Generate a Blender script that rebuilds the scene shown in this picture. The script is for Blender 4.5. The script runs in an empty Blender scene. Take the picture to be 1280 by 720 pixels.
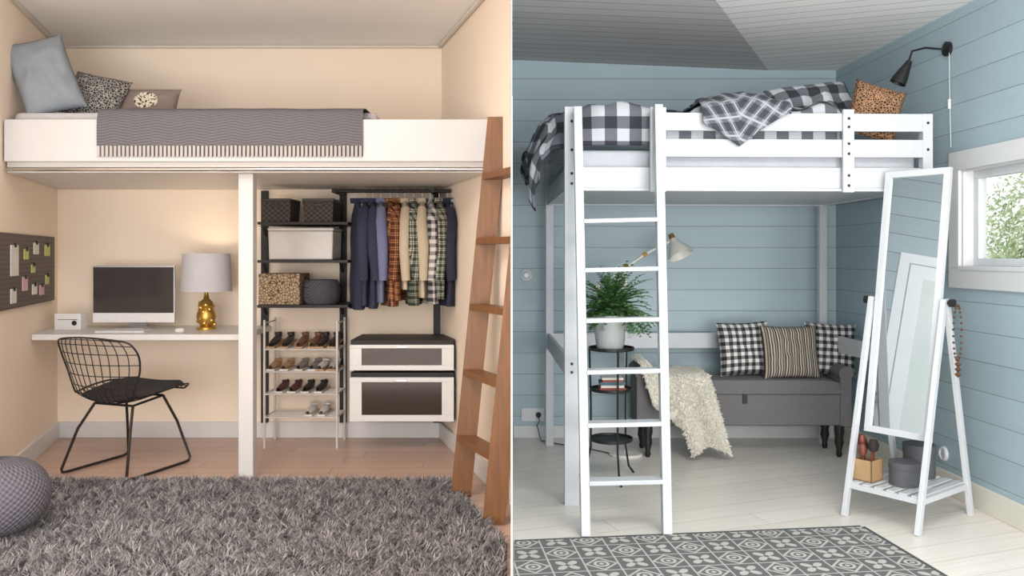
import bpy, bmesh, math, random
from mathutils import Vector, Matrix, noise
import numpy as np
random.seed(7)
F=1035.0; CZ=1.48; HV=320.0; ZL=0.25
def at(u,v,y): return Vector(((u-640)/F*y, y, CZ-(v-HV)/F*y))
def X(u,y): return (u-640)/F*y
def Z(v,y): return CZ-(v-HV)/F*y
def nz(x,y=0,z=0): return noise.noise(Vector((x,y,z)))
sc=bpy.context.scene
# ---------------------------------------------------------------- materials
def lin(c):
    r=[]
    for x in c[:3]:
        x=x/255.0
        r.append(x/12.92 if x<=0.04045 else ((x+0.055)/1.055)**2.4)
    return (r[0],r[1],r[2],1.0)
class NT:
    def __init__(s,name):
        s.m=bpy.data.materials.new(name); s.m.use_nodes=True
        s.t=s.m.node_tree; s.b=s.t.nodes['Principled BSDF']
    def n(s,t,**k):
        x=s.t.nodes.new(t)
        for a,b in k.items(): setattr(x,a,b)
        return x
    def l(s,a,b): s.t.links.new(a,b)
    def math(s,op,a,b=0.0,c=0.0):
        x=s.n('ShaderNodeMath',operation=op)
        for i,q in enumerate((a,b,c)):
            if isinstance(q,(int,float)): x.inputs[i].default_value=q
            else: s.l(q,x.inputs[i])
        return x.outputs[0]
    def mix(s,f,a,b,mode='MIX'):
        x=s.n('ShaderNodeMix',data_type='RGBA',blend_type=mode)
        for i,q in ((0,f),(6,a),(7,b)):
            if isinstance(q,(int,float)): x.inputs[i].default_value=q
            elif isinstance(q,tuple): x.inputs[i].default_value=q
            else: s.l(q,x.inputs[i])
        return x.outputs[2]
    def noise(s,vec,scale,detail=3):
        x=s.n('ShaderNodeTexNoise'); x.inputs['Scale'].default_value=scale; x.inputs['Detail'].default_value=detail
        if vec is not None: s.l(vec,x.inputs['Vector'])
        return x.outputs['Fac']
    def bump(s,h,st,d=0.01):
        x=s.n('ShaderNodeBump'); x.inputs['Strength'].default_value=st; x.inputs['Distance'].default_value=d
        s.l(h,x.inputs['Height']); s.l(x.outputs[0],s.b.inputs['Normal'])
    def obj(s): return s.n('ShaderNodeTexCoord').outputs['Object']
    def uv(s): return s.n('ShaderNodeTexCoord').outputs['UV']
    def pos(s): return s.n('ShaderNodeNewGeometry').outputs['Position']
    def sep(s,v):
        x=s.n('ShaderNodeSeparateXYZ'); s.l(v,x.inputs[0]); return x.outputs
    def comb(s,a,b,c=0.0):
        x=s.n('ShaderNodeCombineXYZ')
        for i,q in enumerate((a,b,c)):
            if isinstance(q,(int,float)): x.inputs[i].default_value=q
            else: s.l(q,x.inputs[i])
        return x.outputs[0]
    def dot(s,v,w):
        x=s.n('ShaderNodeVectorMath',operation='DOT_PRODUCT'); s.l(v,x.inputs[0]); x.inputs[1].default_value=w
        return x.outputs['Value']
    def out(s,col,rough=.5,metal=0):
        if isinstance(col,tuple): s.b.inputs['Base Color'].default_value=col
        else: s.l(col,s.b.inputs['Base Color'])
        s.b.inputs['Roughness'].default_value=rough; s.b.inputs['Metallic'].default_value=metal
        return s.m
def mat(name,c,rough=.5,metal=0,var=.06,scale=12,bump=0,bscale=60,emit=None,es=0,trans=0):
    k=NT(name); L=lin(c); o=k.obj(); f=k.noise(o,scale)
    d=tuple(max(0,x*(1-var*2)) for x in L[:3])+(1,); e=tuple(min(1,x*(1+var)) for x in L[:3])+(1,)
    col=k.mix(f,d,e)
    if bump: k.bump(k.noise(o,bscale,4),bump)
    if emit: k.b.inputs['Emission Color'].default_value=lin(emit); k.b.inputs['Emission Strength'].default_value=es
    return k.out(col,rough,metal)
def planks(name,base,alt,across,along,w,groove,gw=.03,var=.12,rough=.5,joint=0,grain=.5,bs=.5):
    k=NT(name); p=k.pos(); a=k.math('DIVIDE',k.dot(p,across),w); al=k.dot(p,along)
    idx=k.math('FLOOR',a); fr=k.math('FRACT',a)
    wn=k.n('ShaderNodeTexWhiteNoise',noise_dimensions='1D'); k.l(idx,wn.inputs['W'])
    g=k.math('LESS_THAN',fr,gw)
    vec=k.comb(k.math('MULTIPLY',al,1.6),k.math('MULTIPLY',a,w*38),k.math('MULTIPLY',wn.outputs[0],9.0))
    nf=k.noise(vec,1.6,5)
    col=k.mix(k.math('MULTIPLY',nf,grain*2),lin(base),lin(alt))
    sh=k.math('ADD',k.math('MULTIPLY',wn.outputs[0],var*2),1-var)
    if joint:
        aa=k.math('ADD',k.math('DIVIDE',al,joint),k.math('MULTIPLY',wn.outputs[0],7.3))
        w2=k.n('ShaderNodeTexWhiteNoise',noise_dimensions='2D'); k.l(k.comb(k.math('FLOOR',aa),idx),w2.inputs['Vector'])
        sh=k.math('ADD',k.math('MULTIPLY',w2.outputs[0],var*2),1-var)
        g=k.math('MAXIMUM',g,k.math('LESS_THAN',k.math('FRACT',aa),.004/joint))
    col=k.mix(1.0,col,k.comb(sh,sh,sh),'MULTIPLY')
    col=k.mix(g,col,lin(groove))
    k.bump(k.math('SUBTRACT',k.math('MULTIPLY',nf,.12),g),bs,.004)
    return k.out(col,rough)
def check(name,dark,mid,light,size,coords='UV',bump=.2,line=None):
    k=NT(name)
    if coords=='UV': v=k.sep(k.uv()); a,b=v[0],v[1]
    else:
        v=k.sep(k.obj()); a=k.math('ADD',v[0],v[1]); b=v[2]
    fa=k.math('FRACT',k.math('DIVIDE',k.math('ADD',a,50.0),size*2)); fb=k.math('FRACT',k.math('DIVIDE',k.math('ADD',b,50.0),size*2))
    A=k.math('LESS_THAN',fa,.5); Bq=k.math('LESS_THAN',fb,.5)
    s=k.math('DIVIDE',k.math('ADD',A,Bq),2.0)
    r=k.n('ShaderNodeValToRGB'); r.color_ramp.interpolation='CONSTANT'
    e=r.color_ramp.elements; e[0].position=0; e[0].color=lin(light); e[1].position=.4; e[1].color=lin(mid)
    q=e.new(.9); q.color=lin(dark); k.l(s,r.inputs[0]); col=r.outputs[0]
    if line:
        la=k.math('LESS_THAN',k.math('ABSOLUTE',k.math('SUBTRACT',fa,.75)),.05)
        lb=k.math('LESS_THAN',k.math('ABSOLUTE',k.math('SUBTRACT',fb,.75)),.05)
        col=k.mix(k.math('MAXIMUM',la,lb),col,lin(line))
    k.bump(k.noise(k.obj(),250,2),bump,.002)
    return k.out(col,.9)
def stripes(name,cols,size,bump=.2):
    k=NT(name); v=k.sep(k.uv())
    f=k.math('FRACT',k.math('DIVIDE',v[0],size))
    r=k.n('ShaderNodeValToRGB'); r.color_ramp.interpolation='CONSTANT'; e=r.color_ramp.elements
    n=len(cols); e[0].position=0; e[0].color=lin(cols[0]); e[1].position=1.0/n; e[1].color=lin(cols[1])
    for i in range(2,n):
        q=e.new(i/n); q.color=lin(cols[i])
    k.l(f,r.inputs[0]); return k.out(r.outputs[0],.9)
def blotch(name,c1,c2,scale,thr=.5,rough=.9,vor=True):
    k=NT(name); o=k.obj()
    if vor:
        x=k.n('ShaderNodeTexVoronoi',feature='DISTANCE_TO_EDGE'); x.inputs['Scale'].default_value=scale; k.l(o,x.inputs['Vector'])
        m=k.math('LESS_THAN',x.outputs['Distance'],thr)
    else: m=k.math('GREATER_THAN',k.noise(o,scale,4),thr)
    return k.out(k.mix(m,lin(c1),lin(c2)),rough)
def weave(name,c1,c2,sx,sz,bump=.8):
    k=NT(name); v=k.sep(k.obj()); a=k.math('MULTIPLY',k.math('ADD',v[0],v[1]),sx); b=k.math('MULTIPLY',v[2],sz)
    m=k.math('MULTIPLY',k.math('SINE',a),k.math('SINE',b))
    m=k.math('ADD',k.math('MULTIPLY',m,.5),.5)
    k.bump(m,bump,.004); return k.out(k.mix(m,lin(c1),lin(c2)),.85)
def island(name,cols,rough=.9,sheen=0):
    k=NT(name); g=k.n('ShaderNodeNewGeometry').outputs['Random Per Island']
    r=k.n('ShaderNodeValToRGB'); e=r.color_ramp.elements; n=len(cols)
    e[0].color=lin(cols[0]); e[1].color=lin(cols[-1])
    for i in range(1,n-1):
        q=e.new(i/(n-1)); q.color=lin(cols[i])
    k.l(g,r.inputs[0]); return k.out(r.outputs[0],rough)
# ---------------------------------------------------------------- mesh builder
class B:
    def __init__(s,name,*mats,T=None):
        s.name=name; s.mats=mats; s.bm=bmesh.new(); s.T=T or Matrix.Identity(4)
        s.uvl=s.bm.loops.layers.uv.new('UVMap')
    def v(s,co): return s.bm.verts.new(s.T@Vector(co))
    def f(s,vs,m=0):
        try:
            f=s.bm.faces.new(vs); f.material_index=m; return f
        except ValueError: return None
    def hexa(s,c,m=0):
        v=[s.v(p) for p in c]
        for q in ((0,3,2,1),(4,5,6,7),(0,1,5,4),(1,2,6,5),(2,3,7,6),(3,0,4,7)): s.f([v[i] for i in q],m)
    def box(s,x0,x1,y0,y1,z0,z1,m=0):
        s.hexa([(x0,y0,z0),(x1,y0,z0),(x1,y1,z0),(x0,y1,z0),(x0,y0,z1),(x1,y0,z1),(x1,y1,z1),(x0,y1,z1)],m)
    def prism(s,pts,z0,z1,m=0):
        a=[s.v((p[0],p[1],z0)) for p in pts]; b=[s.v((p[0],p[1],z1)) for p in pts]; n=len(pts)
        s.f(a[::-1],m); s.f(b,m)
        for i in range(n): s.f([a[i],a[(i+1)%n],b[(i+1)%n],b[i]],m)
    def bar(s,p0,p1,w,d,side=(1,0,0),m=0):
        p0=Vector(p0);p1=Vector(p1); ax=(p1-p0).normalized(); sd=Vector(side); sd=(sd-ax*sd.dot(ax)).normalized(); n=ax.cross(sd)
        c=[]
        for p in (p0,p1):
            for a,b in ((-1,-1),(1,-1),(1,1),(-1,1)): c.append(p+sd*a*w/2+n*b*d/2)
        s.hexa(c,m)
    def tube(s,pts,r,seg=8,m=0,closed=False,rs=None):
        pts=[Vector(p) for p in pts]; n=len(pts); rings=[]; prev=None
        for i,p in enumerate(pts):
            if closed: t=pts[(i+1)%n]-pts[i-1]
            else: t=pts[min(i+1,n-1)]-pts[max(i-1,0)]
            t.normalize()
            if prev is None:
                u=t.cross(Vector((0,0,1)))
                if u.length<.1: u=t.cross(Vector((1,0,0)))
            else: u=prev-t*prev.dot(t)
            u.normalize(); prev=u; w=t.cross(u); rr=rs[i] if rs else r
            rings.append([s.v(p+(u*math.cos(2*math.pi*k/seg)+w*math.sin(2*math.pi*k/seg))*rr) for k in range(seg)])
        for i in range(n if closed else n-1):
            a=rings[i]; b=rings[(i+1)%n]
            for k in range(seg): s.f([a[k],a[(k+1)%seg],b[(k+1)%seg],b[k]],m)
        if not closed: s.f(rings[0][::-1],m); s.f(rings[-1],m)
    def cyl(s,p0,p1,r0,r1=None,seg=20,m=0): s.tube([p0,p1],r0,seg,m,rs=[r0,r0 if r1 is None else r1])
    def lathe(s,c,prof,seg=28,m=0,ax=None):
        c=Vector(c); R=Matrix.Identity(3)
        if ax is not None: R=Vector((0,0,1)).rotation_difference(Vector(ax).normalized()).to_matrix()
        rings=[[s.v(c+R@Vector((r*math.cos(2*math.pi*k/seg),r*math.sin(2*math.pi*k/seg),z))) for k in range(seg)] for r,z in prof]
        for a,b in zip(rings,rings[1:]):
            for k in range(seg): s.f([a[k],a[(k+1)%seg],b[(k+1)%seg],b[k]],m)
        if prof[0][0]>1e-4: s.f(rings[0][::-1],m)
        if prof[-1][0]>1e-4: s.f(rings[-1],m)
    def grid(s,fn,nu,nv,m=0,uv=None,cu=False):
        V=[[s.v(fn(i/nu,j/nv)) for j in range(nv+1)] for i in range(nu if cu else nu+1)]
        for i in range(nu):
            for j in range(nv):
                i2=(i+1)%len(V) if cu else i+1
                f=s.f([V[i][j],V[i2][j],V[i2][j+1],V[i][j+1]],m)
                if f and uv:
                    for lp,(a,b) in zip(f.loops,((i,j),(i+1,j),(i+1,j+1),(i,j+1))): lp[s.uvl].uv=uv(a/nu,b/nv)
    def done(s,bev=0,sub=0,smooth=False,solid=0,parent=None,seg=2,ang=38,keepn=False,weld=False):
        bm=s.bm
        if weld: bmesh.ops.remove_doubles(bm,verts=bm.verts,dist=1e-4)
        if not keepn: bmesh.ops.recalc_face_normals(bm,faces=bm.faces)
        if smooth:
            for f in bm.faces: f.smooth=True
            for e in bm.edges:
                if len(e.link_faces)==2 and e.calc_face_angle(0)>math.radians(ang): e.smooth=False
        lo=Vector((min(v.co.x for v in bm.verts),min(v.co.y for v in bm.verts),min(v.co.z for v in bm.verts)))
        hi=Vector((max(v.co.x for v in bm.verts),max(v.co.y for v in bm.verts),max(v.co.z for v in bm.verts)))
        c=Vector(((lo.x+hi.x)/2,(lo.y+hi.y)/2,lo.z))
        bmesh.ops.translate(bm,verts=bm.verts,vec=-c)
        me=bpy.data.meshes.new(s.name); bm.to_mesh(me); bm.free()
        for m in s.mats: me.materials.append(m)
        o=bpy.data.objects.new(s.name,me); sc.collection.objects.link(o); o.location=c
        if solid:
            q=o.modifiers.new('solid','SOLIDIFY'); q.thickness=solid; q.offset=0
        if bev:
            q=o.modifiers.new('bevel','BEVEL'); q.width=bev; q.segments=seg; q.limit_method='ANGLE'; q.angle_limit=math.radians(40)
        if sub:
            q=o.modifiers.new('sub','SUBSURF'); q.levels=sub; q.render_levels=sub
        if parent: o.parent=parent
        return o
def empty(name,loc=(0,0,0)):
    o=bpy.data.objects.new(name,None); sc.collection.objects.link(o); o.location=loc; o.empty_display_size=.1; return o
def par(o,p):
    bpy.context.view_layer.update()
    o.parent=p; o.matrix_parent_inverse=p.matrix_world.inverted()
def blades(name,roots,m,extra=None):
    vs=[];fs=[]
    for (p,d,w,side,bend) in roots:
        i=len(vs); mid=p+d*.55+bend*.3; tip=p+d+bend
        vs+= [p-side*w,p+side*w,mid+side*w*.8,mid-side*w*.8,tip+side*w*.15,tip-side*w*.15]
        fs+= [(i,i+1,i+2,i+3),(i+3,i+2,i+4,i+5)]
    c=sum((r[0] for r in roots),Vector())/len(roots)
    me=bpy.data.meshes.new(name); me.from_pydata([tuple(v-c) for v in vs],[],fs); me.materials.append(m)
    o=bpy.data.objects.new(name,me); sc.collection.objects.link(o); o.location=c; return o
def cushion(name,c,w,h,t,R,m,pinch=.06,n=22,seed=0,parent=None,pw=.6):
    b=B(name,m,T=Matrix.Translation(Vector(c))@R.to_4x4())
    for sgn in (1,-1):
        def fn(i,j):
            a=i*2-1; q=j*2-1
            th=t/2*(max(0,(1-a**4))*max(0,(1-q**4)))**pw
            x=a*w/2*(1-pinch*(1-q*q)); z=q*h/2*(1-pinch*(1-a*a))
            wr=.09*t*nz(a*3+seed,q*3,seed)*(1-a*a)*(1-q*q)*3+.05*t*nz(a*7,q*7,seed)*(1-a**4)*(1-q**4)
            return (x,sgn*(th+wr),z)
        b.grid(fn,n,n,0,uv=lambda i,j:(i*w,j*h))
    return b.done(smooth=True,weld=True,ang=80)
def RX(x=0,y=0,z=0):
    from mathutils import Euler
    return Euler((math.radians(x),math.radians(y),math.radians(z))).to_matrix()

# common mats
white=mat('white_paint',(208,208,209),.35,var=.02)
offw=mat('white_lacquer',(196,196,198),.25,var=.02)
black=mat('black_metal',(24,23,24),.5,var=.05)
chrome=mat('chrome',(200,200,200),.2,1,var=.02)
gold=mat('gold_metal',(200,160,80),.3,.8,var=.1)
whiteplastic=mat('white_plastic',(216,216,218),.3,var=.02)
glassdark=mat('dark_glass',(62,53,49),.12,var=.05)

# ================================================================ LEFT ROOM
YB=5.61; XLc=-3.079
def wl(y): return -1.396-.3*y           # left wall of left room
def wr(y): return -.477+.31*(YB-y)      # right wall of left room
cream=mat('cream_wall_paint',(238,223,206),.75,var=.015,scale=3,bump=.05,bscale=200)
ceilw=mat('ceiling_plaster',(242,241,240),.8,var=.01,scale=2)
floorL=planks('oak_floor_boards',(200,172,158),(176,146,132),(0,1,0),(1,0,0),.13,(116,92,82),gw=.025,var=.07,rough=.35,joint=1.3,bs=.2)
FP=[(-3.3,-1),(-.004,-1),(-.004,4.1),(-.45,5.75),(-3.3,5.75)]
b=B('floor',floorL); b.prism(FP,ZL-.05,ZL); b.done()
b=B('ceiling',ceilw); b.prism(FP,2.905,2.96); b.done()
b=B('wall_back',cream); b.box(-3.2,-.44,YB,YB+.09,ZL,2.905); b.done()
b=B('wall_left',cream); b.prism([(-2.596,-1),(-2.596,4.0),(XLc,YB),(XLc-.1,YB),(-2.7,3.98),(-2.7,-1)],ZL,2.905); b.done()
b=B('wall_right',cream); b.prism([(wr(YB+.02),YB+.02),(-.008,4.098),(-.005,4.16),(wr(YB)+.02,YB+.02)],ZL,2.905); b.done()
def strip(name,pts,z0,z1,t,m,side=1,bev=.004):
    b=B(name,m)
    for p,q in zip(pts,pts[1:]):
        p=Vector((*p,0));q=Vector((*q,0)); d=(q-p).normalized(); n=Vector((-d.y,d.x,0))*side*t
        b.prism([p,q,q+n,p+n],z0,z1)
    return b.done(bev=bev)
strip('baseboard_back',[(XLc+.01,YB-.001),(wr(YB)-.01,YB-.001)],ZL,ZL+.11,.018,white,-1)
strip('baseboard_left',[(-2.595,1),(-2.595,4.0),(XLc+.001,YB-.01)],ZL,ZL+.11,.018,white,-1)
strip('baseboard_right',[(wr(YB)-.001,YB-.01),(-.02,4.12)],ZL,ZL+.11,.018,white,-1)
cornm=mat('cornice_shadow_line',(214,206,196),.8)  # tone darker than ceiling and walls, imitates the shadow gap line
strip('trim_1',[(XLc+.01,YB-.001),(wr(YB)-.01,YB-.001)],2.885,2.903,.025,cornm,-1)
strip('trim_2',[(-2.595,1),(-2.595,4.0),(XLc+.001,YB-.01)],2.885,2.903,.025,cornm,-1)
strip('trim_3',[(wr(YB)-.001,YB-.01),(-.02,4.12)],2.885,2.903,.025,cornm,-1)
# added edge-on partition between the two rooms, run forward to block light spill
blue_l=planks('blue_wall_boards_side',(176,188,192),(166,179,184),(0,0,1),(0,1,0),.165,(118,130,136),gw=.03,var=.04,rough=.55)
b=B('added_partition',cream,blue_l); b.box(-.0012,-.0006,1.2,6.8,0,3.1,0); b.box(-.0006,0,1.2,6.8,0,3.1,1); b.done()
kp=NT('door_pane'); nf=kp.noise(kp.pos(),1.6,3)  # pale opaque colour imitates daylight in the glass
b=B('door_1',mat('door_white',(236,237,237),.35,var=.01),kp.out(kp.mix(nf,lin((204,212,206)),lin((232,236,234))),.15))
for (ya,yb,za,zb,m) in ((4.42,4.50,0,2.16,0),(3.52,3.60,0,2.16,0),(3.60,4.42,2.08,2.16,0),(3.61,3.72,.01,2.07,0),(4.30,4.41,.01,2.07,0),(3.72,4.30,1.96,2.07,0),(3.72,4.30,.01,.25,0)):
    b.box(.0003,.0022,ya,yb,za,zb,m)
b.box(.0003,.001,3.72,4.30,.25,1.96,1); b.done()

# ---- loft bed
e=empty('built_in_loft_bed',(-1.4,5,1.93))
yf=4.42
b=B('front_panel',offw); b.prism([(wl(yf)+.01,yf),(wr(yf)-.01,yf),(wr(yf+.04)-.01,yf+.04),(wl(yf+.04)+.01,yf+.04)],1.985,2.21); par(b.done(bev=.003),e)
b=B('platform',mat('platform_underside',(215,212,208),.5,var=.02)); b.prism([(wl(4.47)+.01,4.47),(wr(4.47)-.01,4.47),(wr(5.6)-.01,5.605),(wl(5.6)+.01,5.605)],1.93,1.99); par(b.done(bev=.003),e)
b=B('support_post',offw); b.box(-1.498,-1.417,4.53,4.60,ZL,1.93); par(b.done(bev=.004),e)
b=B('mattress',mat('mattress_fabric',(192,192,196),.9,bump=.4,bscale=90))
b.prism([(wl(4.53)+.03,4.53),(-.74,4.53),(-.74,5.57),(wl(5.57)+.03,5.57)],1.99,2.268); par(b.done(bev=.03,seg=3),e)
b=B('curtain_rail',chrome); b.cyl((wl(4.45)+.012,4.447,1.946),(wr(4.45)-.012,4.447,1.946),.011); b.done(smooth=True)
# throw blanket with fringe
kb=NT('woven_grey_blanket'); v=kb.sep(kb.uv())
m1=kb.math('SINE',kb.math('MULTIPLY',v[0],330)); m2=kb.math('SINE',kb.math('MULTIPLY',kb.math('ADD',v[1],kb.math('MULTIPLY',kb.math('ABSOLUTE',kb.math('SUBTRACT',kb.math('FRACT',kb.math('MULTIPLY',v[0],22)),.5)),.04)),420))
mm=kb.math('ADD',kb.math('MULTIPLY',kb.math('MULTIPLY',m1,m2),.5),.5); kb.bump(mm,.6,.003)
blk=kb.out(kb.mix(mm,lin((66,65,70)),lin((120,119,125))),.95)
b=B('throw_blanket',blk,mat('blanket_fringe',(172,169,167),.9),mat('blanket_fringe_dark',(80,78,82),.9))
x0,x1=X(120,4.40),X(453,4.40)
prof=[(5.35,2.275),(4.9,2.279),(4.6,2.281),(4.48,2.276),(4.425,2.255),(4.407,2.2),(4.406,2.12),(4.406,2.062)]
cum=[0]
for p,q in zip(prof,prof[1:]): cum.append(cum[-1]+math.dist(p,q))
def pr(t):
    s=t*cum[-1]
    for k in range(len(prof)-1):
        if s<=cum[k+1]+1e-9:
            a=(s-cum[k])/(cum[k+1]-cum[k]); return (prof[k][0]*(1-a)+prof[k+1][0]*a,prof[k][1]*(1-a)+prof[k+1][1]*a)
    return prof[-1]
def fb(i,j):
    y,z=pr(j); return (x0+(x1-x0)*i,y-.004*abs(nz(i*9,j*3)),z+.004*nz(i*7,j*4)+.003)
b.grid(fb,60,50,0,uv=lambda i,j:(i*(x1-x0),j*cum[-1]))
n=64
for k in range(n):
    xx=x0+(x1-x0)*(k+.5)/n
    b.box(xx-.0065,xx+.0065,4.402,4.41,2.008,2.066,1)
b.box(x0,x1,4.4115,4.414,2.012,2.066,2)
b.done(solid=0,smooth=True,ang=60)
# pillows
cushion('blue_grey_pillow',(X(53,4.64),4.66,2.49),.32,.45,.14,RX(-10,-19,26),mat('blue_linen',(136,144,152),.9,bump=.3,bscale=150),seed=1)
cushion('patterned_pillow',(X(108,4.74),4.84,2.41),.35,.29,.12,RX(-24,12,-4),blotch('black_white_pattern',(46,44,46),(158,154,149),62,.09),seed=2)
kp=NT('pug_print_fabric'); uvv=kp.sep(kp.uv()); uu=kp.math('SUBTRACT',uvv[0],.19); vv=kp.math('SUBTRACT',uvv[1],.12)
rr=kp.math('SQRT',kp.math('ADD',kp.math('MULTIPLY',uu,kp.math('MULTIPLY',uu,.7)),kp.math('MULTIPLY',vv,vv)))
nn=kp.noise(kp.uv(),60,2)
face=kp.math('LESS_THAN',rr,.06); ears=kp.math('GREATER_THAN',nn,.54)
col=kp.mix(face,lin((128,114,108)),kp.mix(ears,lin((214,204,186)),lin((60,48,42)))); 
cushion('dog_print_pillow',(X(180,4.85),4.9,2.372),.37,.22,.09,RX(-22,0,0),kp.out(col,.9),seed=3)

# ---- desk
b=B('floating_desk',white); b.prism([(wl(4.96)+.005,4.96),(-1.63,4.96),(-1.63,5.605),(wl(5.605)+.005,5.605)],.975,1.010); b.done(bev=.003)
# monitor
y=5.33
b=B('desktop_computer',mat('aluminium',(205,206,208),.35,.6),mat('screen_glass',(60,56,56),.12),whiteplastic)
xa,xb=X(116,y),X(218,y); xc=(xa+xb)/2
b.box(xa,xb,y,y+.022,Z(403,y),Z(332,y),0)
b.box(xa+.004,xb-.004,y-.003,y,Z(391,y),Z(334,y),1)
b.box(xa+.001,xb-.001,y-.003,y,Z(403,y),Z(391.5,y),2)
b.bar((xc,y+.03,1.1),(xc,y+.07,1.018),.11,.012,m=0); b.box(xc-.09,xc+.09,y-.06,y+.09,1.0105,1.02,0)
b.done(bev=.003)
b=B('keyboard',whiteplastic,mat('key_caps',(215,215,218),.5)); kx=X(160,5.1)
b.box(kx-.19,kx+.11,5.07,5.17,1.0105,1.018,0)
for r in range(5):
    for c in range(15): b.box(kx-.186+c*.0195,kx-.186+c*.0195+.016,5.075+r*.019,5.075+r*.019+.015,1.018,1.021,1)
b.done()
b=B('computer_mouse',whiteplastic); b.lathe((X(225,5.12),5.12,1.0105),[(.03,0),(.032,.01),(.024,.022),(.0,.027)],seg=20); b.done(smooth=True)
b=B('desk_clock',whiteplastic,black); y=5.25
b.box(X(68,y),X(101,y),y,y+.08,1.0105,1.115,0); b.box(X(72,y),X(97,y),y-.003,y,1.075,1.078,1)
b.lathe((X(93,y),y-.001,1.055),[(.016,0),(.016,.004),(.0,.004)],ax=(0,-1,0),m=1); b.done(bev=.012,seg=3)
# table lamp
y=5.33; lx=X(258,y)
b=B('table_lamp',mat('lampshade_fabric',(182,181,187),.9,emit=(255,232,205),es=.04,bump=.2,bscale=300),gold,mat('lamp_bulb',(255,240,210),.5,emit=(255,205,140),es=8))
zs0,zs1=Z(364,y),Z(317,y)
b.lathe((lx,y,0),[(.158,zs0),(.146,zs1),(.143,zs1),(.155,zs0)],seg=40,m=0)
b.lathe((lx,y,1.0105),[(.062,0),(.062,.012),(.035,.02),(.05,.04),(.062,.08),(.055,.11),(.04,.135),(.052,.15),(.04,.175),(.018,.195),(.012,.23),(.012,.30)],m=1)
for k in range(26):
    a=k*2.4; zz=.03+k*.0055; r=.052-.0006*k
    b.lathe((lx+r*math.cos(a),y+r*math.sin(a),1.01+zz),[(0,-.014),(.012,-.007),(.014,0),(.012,.007),(0,.014)],seg=8,m=1)
b.lathe((lx,y,1.31),[(0,0),(.02,.01),(.028,.035),(.02,.06),(0,.07)],m=2,seg=16)
b.tube([(lx-.145,y,zs1-.012),(lx+.145,y,zs1-.012)],.003,m=1); b.cyl((lx,y,1.3),(lx,y,zs1-.01),.003,m=1)
b.done(smooth=True)
# pegboard on left wall
kp=NT('perforated_board'); p=kp.sep(kp.pos()); a=kp.math('SUBTRACT',kp.math('FRACT',kp.math('MULTIPLY',p[1],38)),.5); c_=kp.math('SUBTRACT',kp.math('FRACT',kp.math('MULTIPLY',p[2],38)),.5)
d_=kp.math('SQRT',kp.math('ADD',kp.math('MULTIPLY',a,a),kp.math('MULTIPLY',c_,c_)))
pegm=kp.out(kp.mix(kp.math('LESS_THAN',d_,.22),lin((92,82,78)),lin((40,35,32))),.6)
b=B('pegboard',pegm,mat('paper_white',(220,218,212),.8),mat('paper_green',(196,202,130),.8),mat('paper_pink',(214,178,186),.8),black)
ya,yb=4.30,5.46
def wq(y0,y1,z0,z1,o0,o1,m):
    b.hexa([(wl(y0)+o0,y0,z0),(wl(y0)+o1,y0,z0),(wl(y1)+o1,y1,z0),(wl(y1)+o0,y1,z0),(wl(y0)+o0,y0,z1),(wl(y0)+o1,y0,z1),(wl(y1)+o1,y1,z1),(wl(y1)+o0,y1,z1)],m)
wq(ya,yb,1.19,1.605,.004,.018,0)
for (y0,y1,z0,z1,m) in ((4.50,4.64,1.37,1.54,1),(4.75,4.84,1.46,1.52,2),(4.95,5.06,1.49,1.56,1),(5.2,5.32,1.48,1.55,2),(4.72,4.82,1.28,1.36,3),(4.92,5.02,1.25,1.31,1),(5.08,5.18,1.24,1.30,3),(4.5,4.6,1.22,1.30,1),(5.22,5.30,1.30,1.36,2),(4.9,4.98,1.38,1.43,2)):
    wq(y0,y1,z0,z1,.019,.024,m)
    wq((y0+y1)/2-.01,(y0+y1)/2+.01,z1-.012,z1+.012,.024,.032,4)
b.done()
# ---- wire chair
cx_,cy_=-2.23,4.80
T=Matrix.Translation((cx_,cy_,ZL+.001))@Matrix.Rotation(math.radians(-20),4,'Z')
blkw=mat('dark_wire',(52,48,46),.4,.5)
b=B('wire_chair',blkw,mat('charcoal_seat_pad',(48,46,48),.95,bump=.4,bscale=200),T=T)
key=[(.27,.455,.17,0,.0),(.235,.468,.235,0,.02),(.14,.455,.27,0,.045),(.02,.43,.275,0,.06),(-.10,.415,.25,.0,.06),(-.18,.435,.215,.02,.04),(-.225,.50,.22,.05,.01),(-.255,.60,.26,.08,0),(-.28,.70,.28,.08,0),(-.30,.78,.26,.06,-.01),(-.305,.805,.21,.04,-.015)]
def ck(t):
    s=t*(len(key)-1); i=min(int(s),len(key)-2); a=s-i
    g=lambda k:key[max(0,min(len(key)-1,k))]
    P=[g(i-1),g(i),g(i+1),g(i+2)]
    return [0.5*(2*P[1][k]+(P[2][k]-P[0][k])*a+(2*P[0][k]-5*P[1][k]+4*P[2][k]-P[3][k])*a*a+(3*P[1][k]-P[0][k]-3*P[2][k]+P[3][k])*a**3) for k in range(5)]
def sh(s_,t):
    y,z,hw,cy,cz=ck(t); return (s_*hw,y+cy*s_*s_,z-.022+cz*s_*s_)
NS=11
for k in range(NS+1):
    s_=-1+2*k/NS; b.tube([sh(s_,t/40) for t in range(41)],.0055 if k in(0,NS) else .0028,6)
for k in range(17):
    t=k/16; b.tube([sh(-1+2*i/16,t) for i in range(17)],.0055 if k in(0,16) else .0028,6)
def pad(i,j,o): 
    s_=(i*2-1)*.86; t=.04+j*.42; x,y,z=sh(s_,t); e_=max(0,(1-(i*2-1)**6)*(1-(j*2-1)**6))**.4
    return (x,y,z+.006+o*e_)
b.grid(lambda i,j:pad(i,j,.03),16,16,1); b.grid(lambda i,j:pad(i,j,0),16,16,1)
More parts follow.
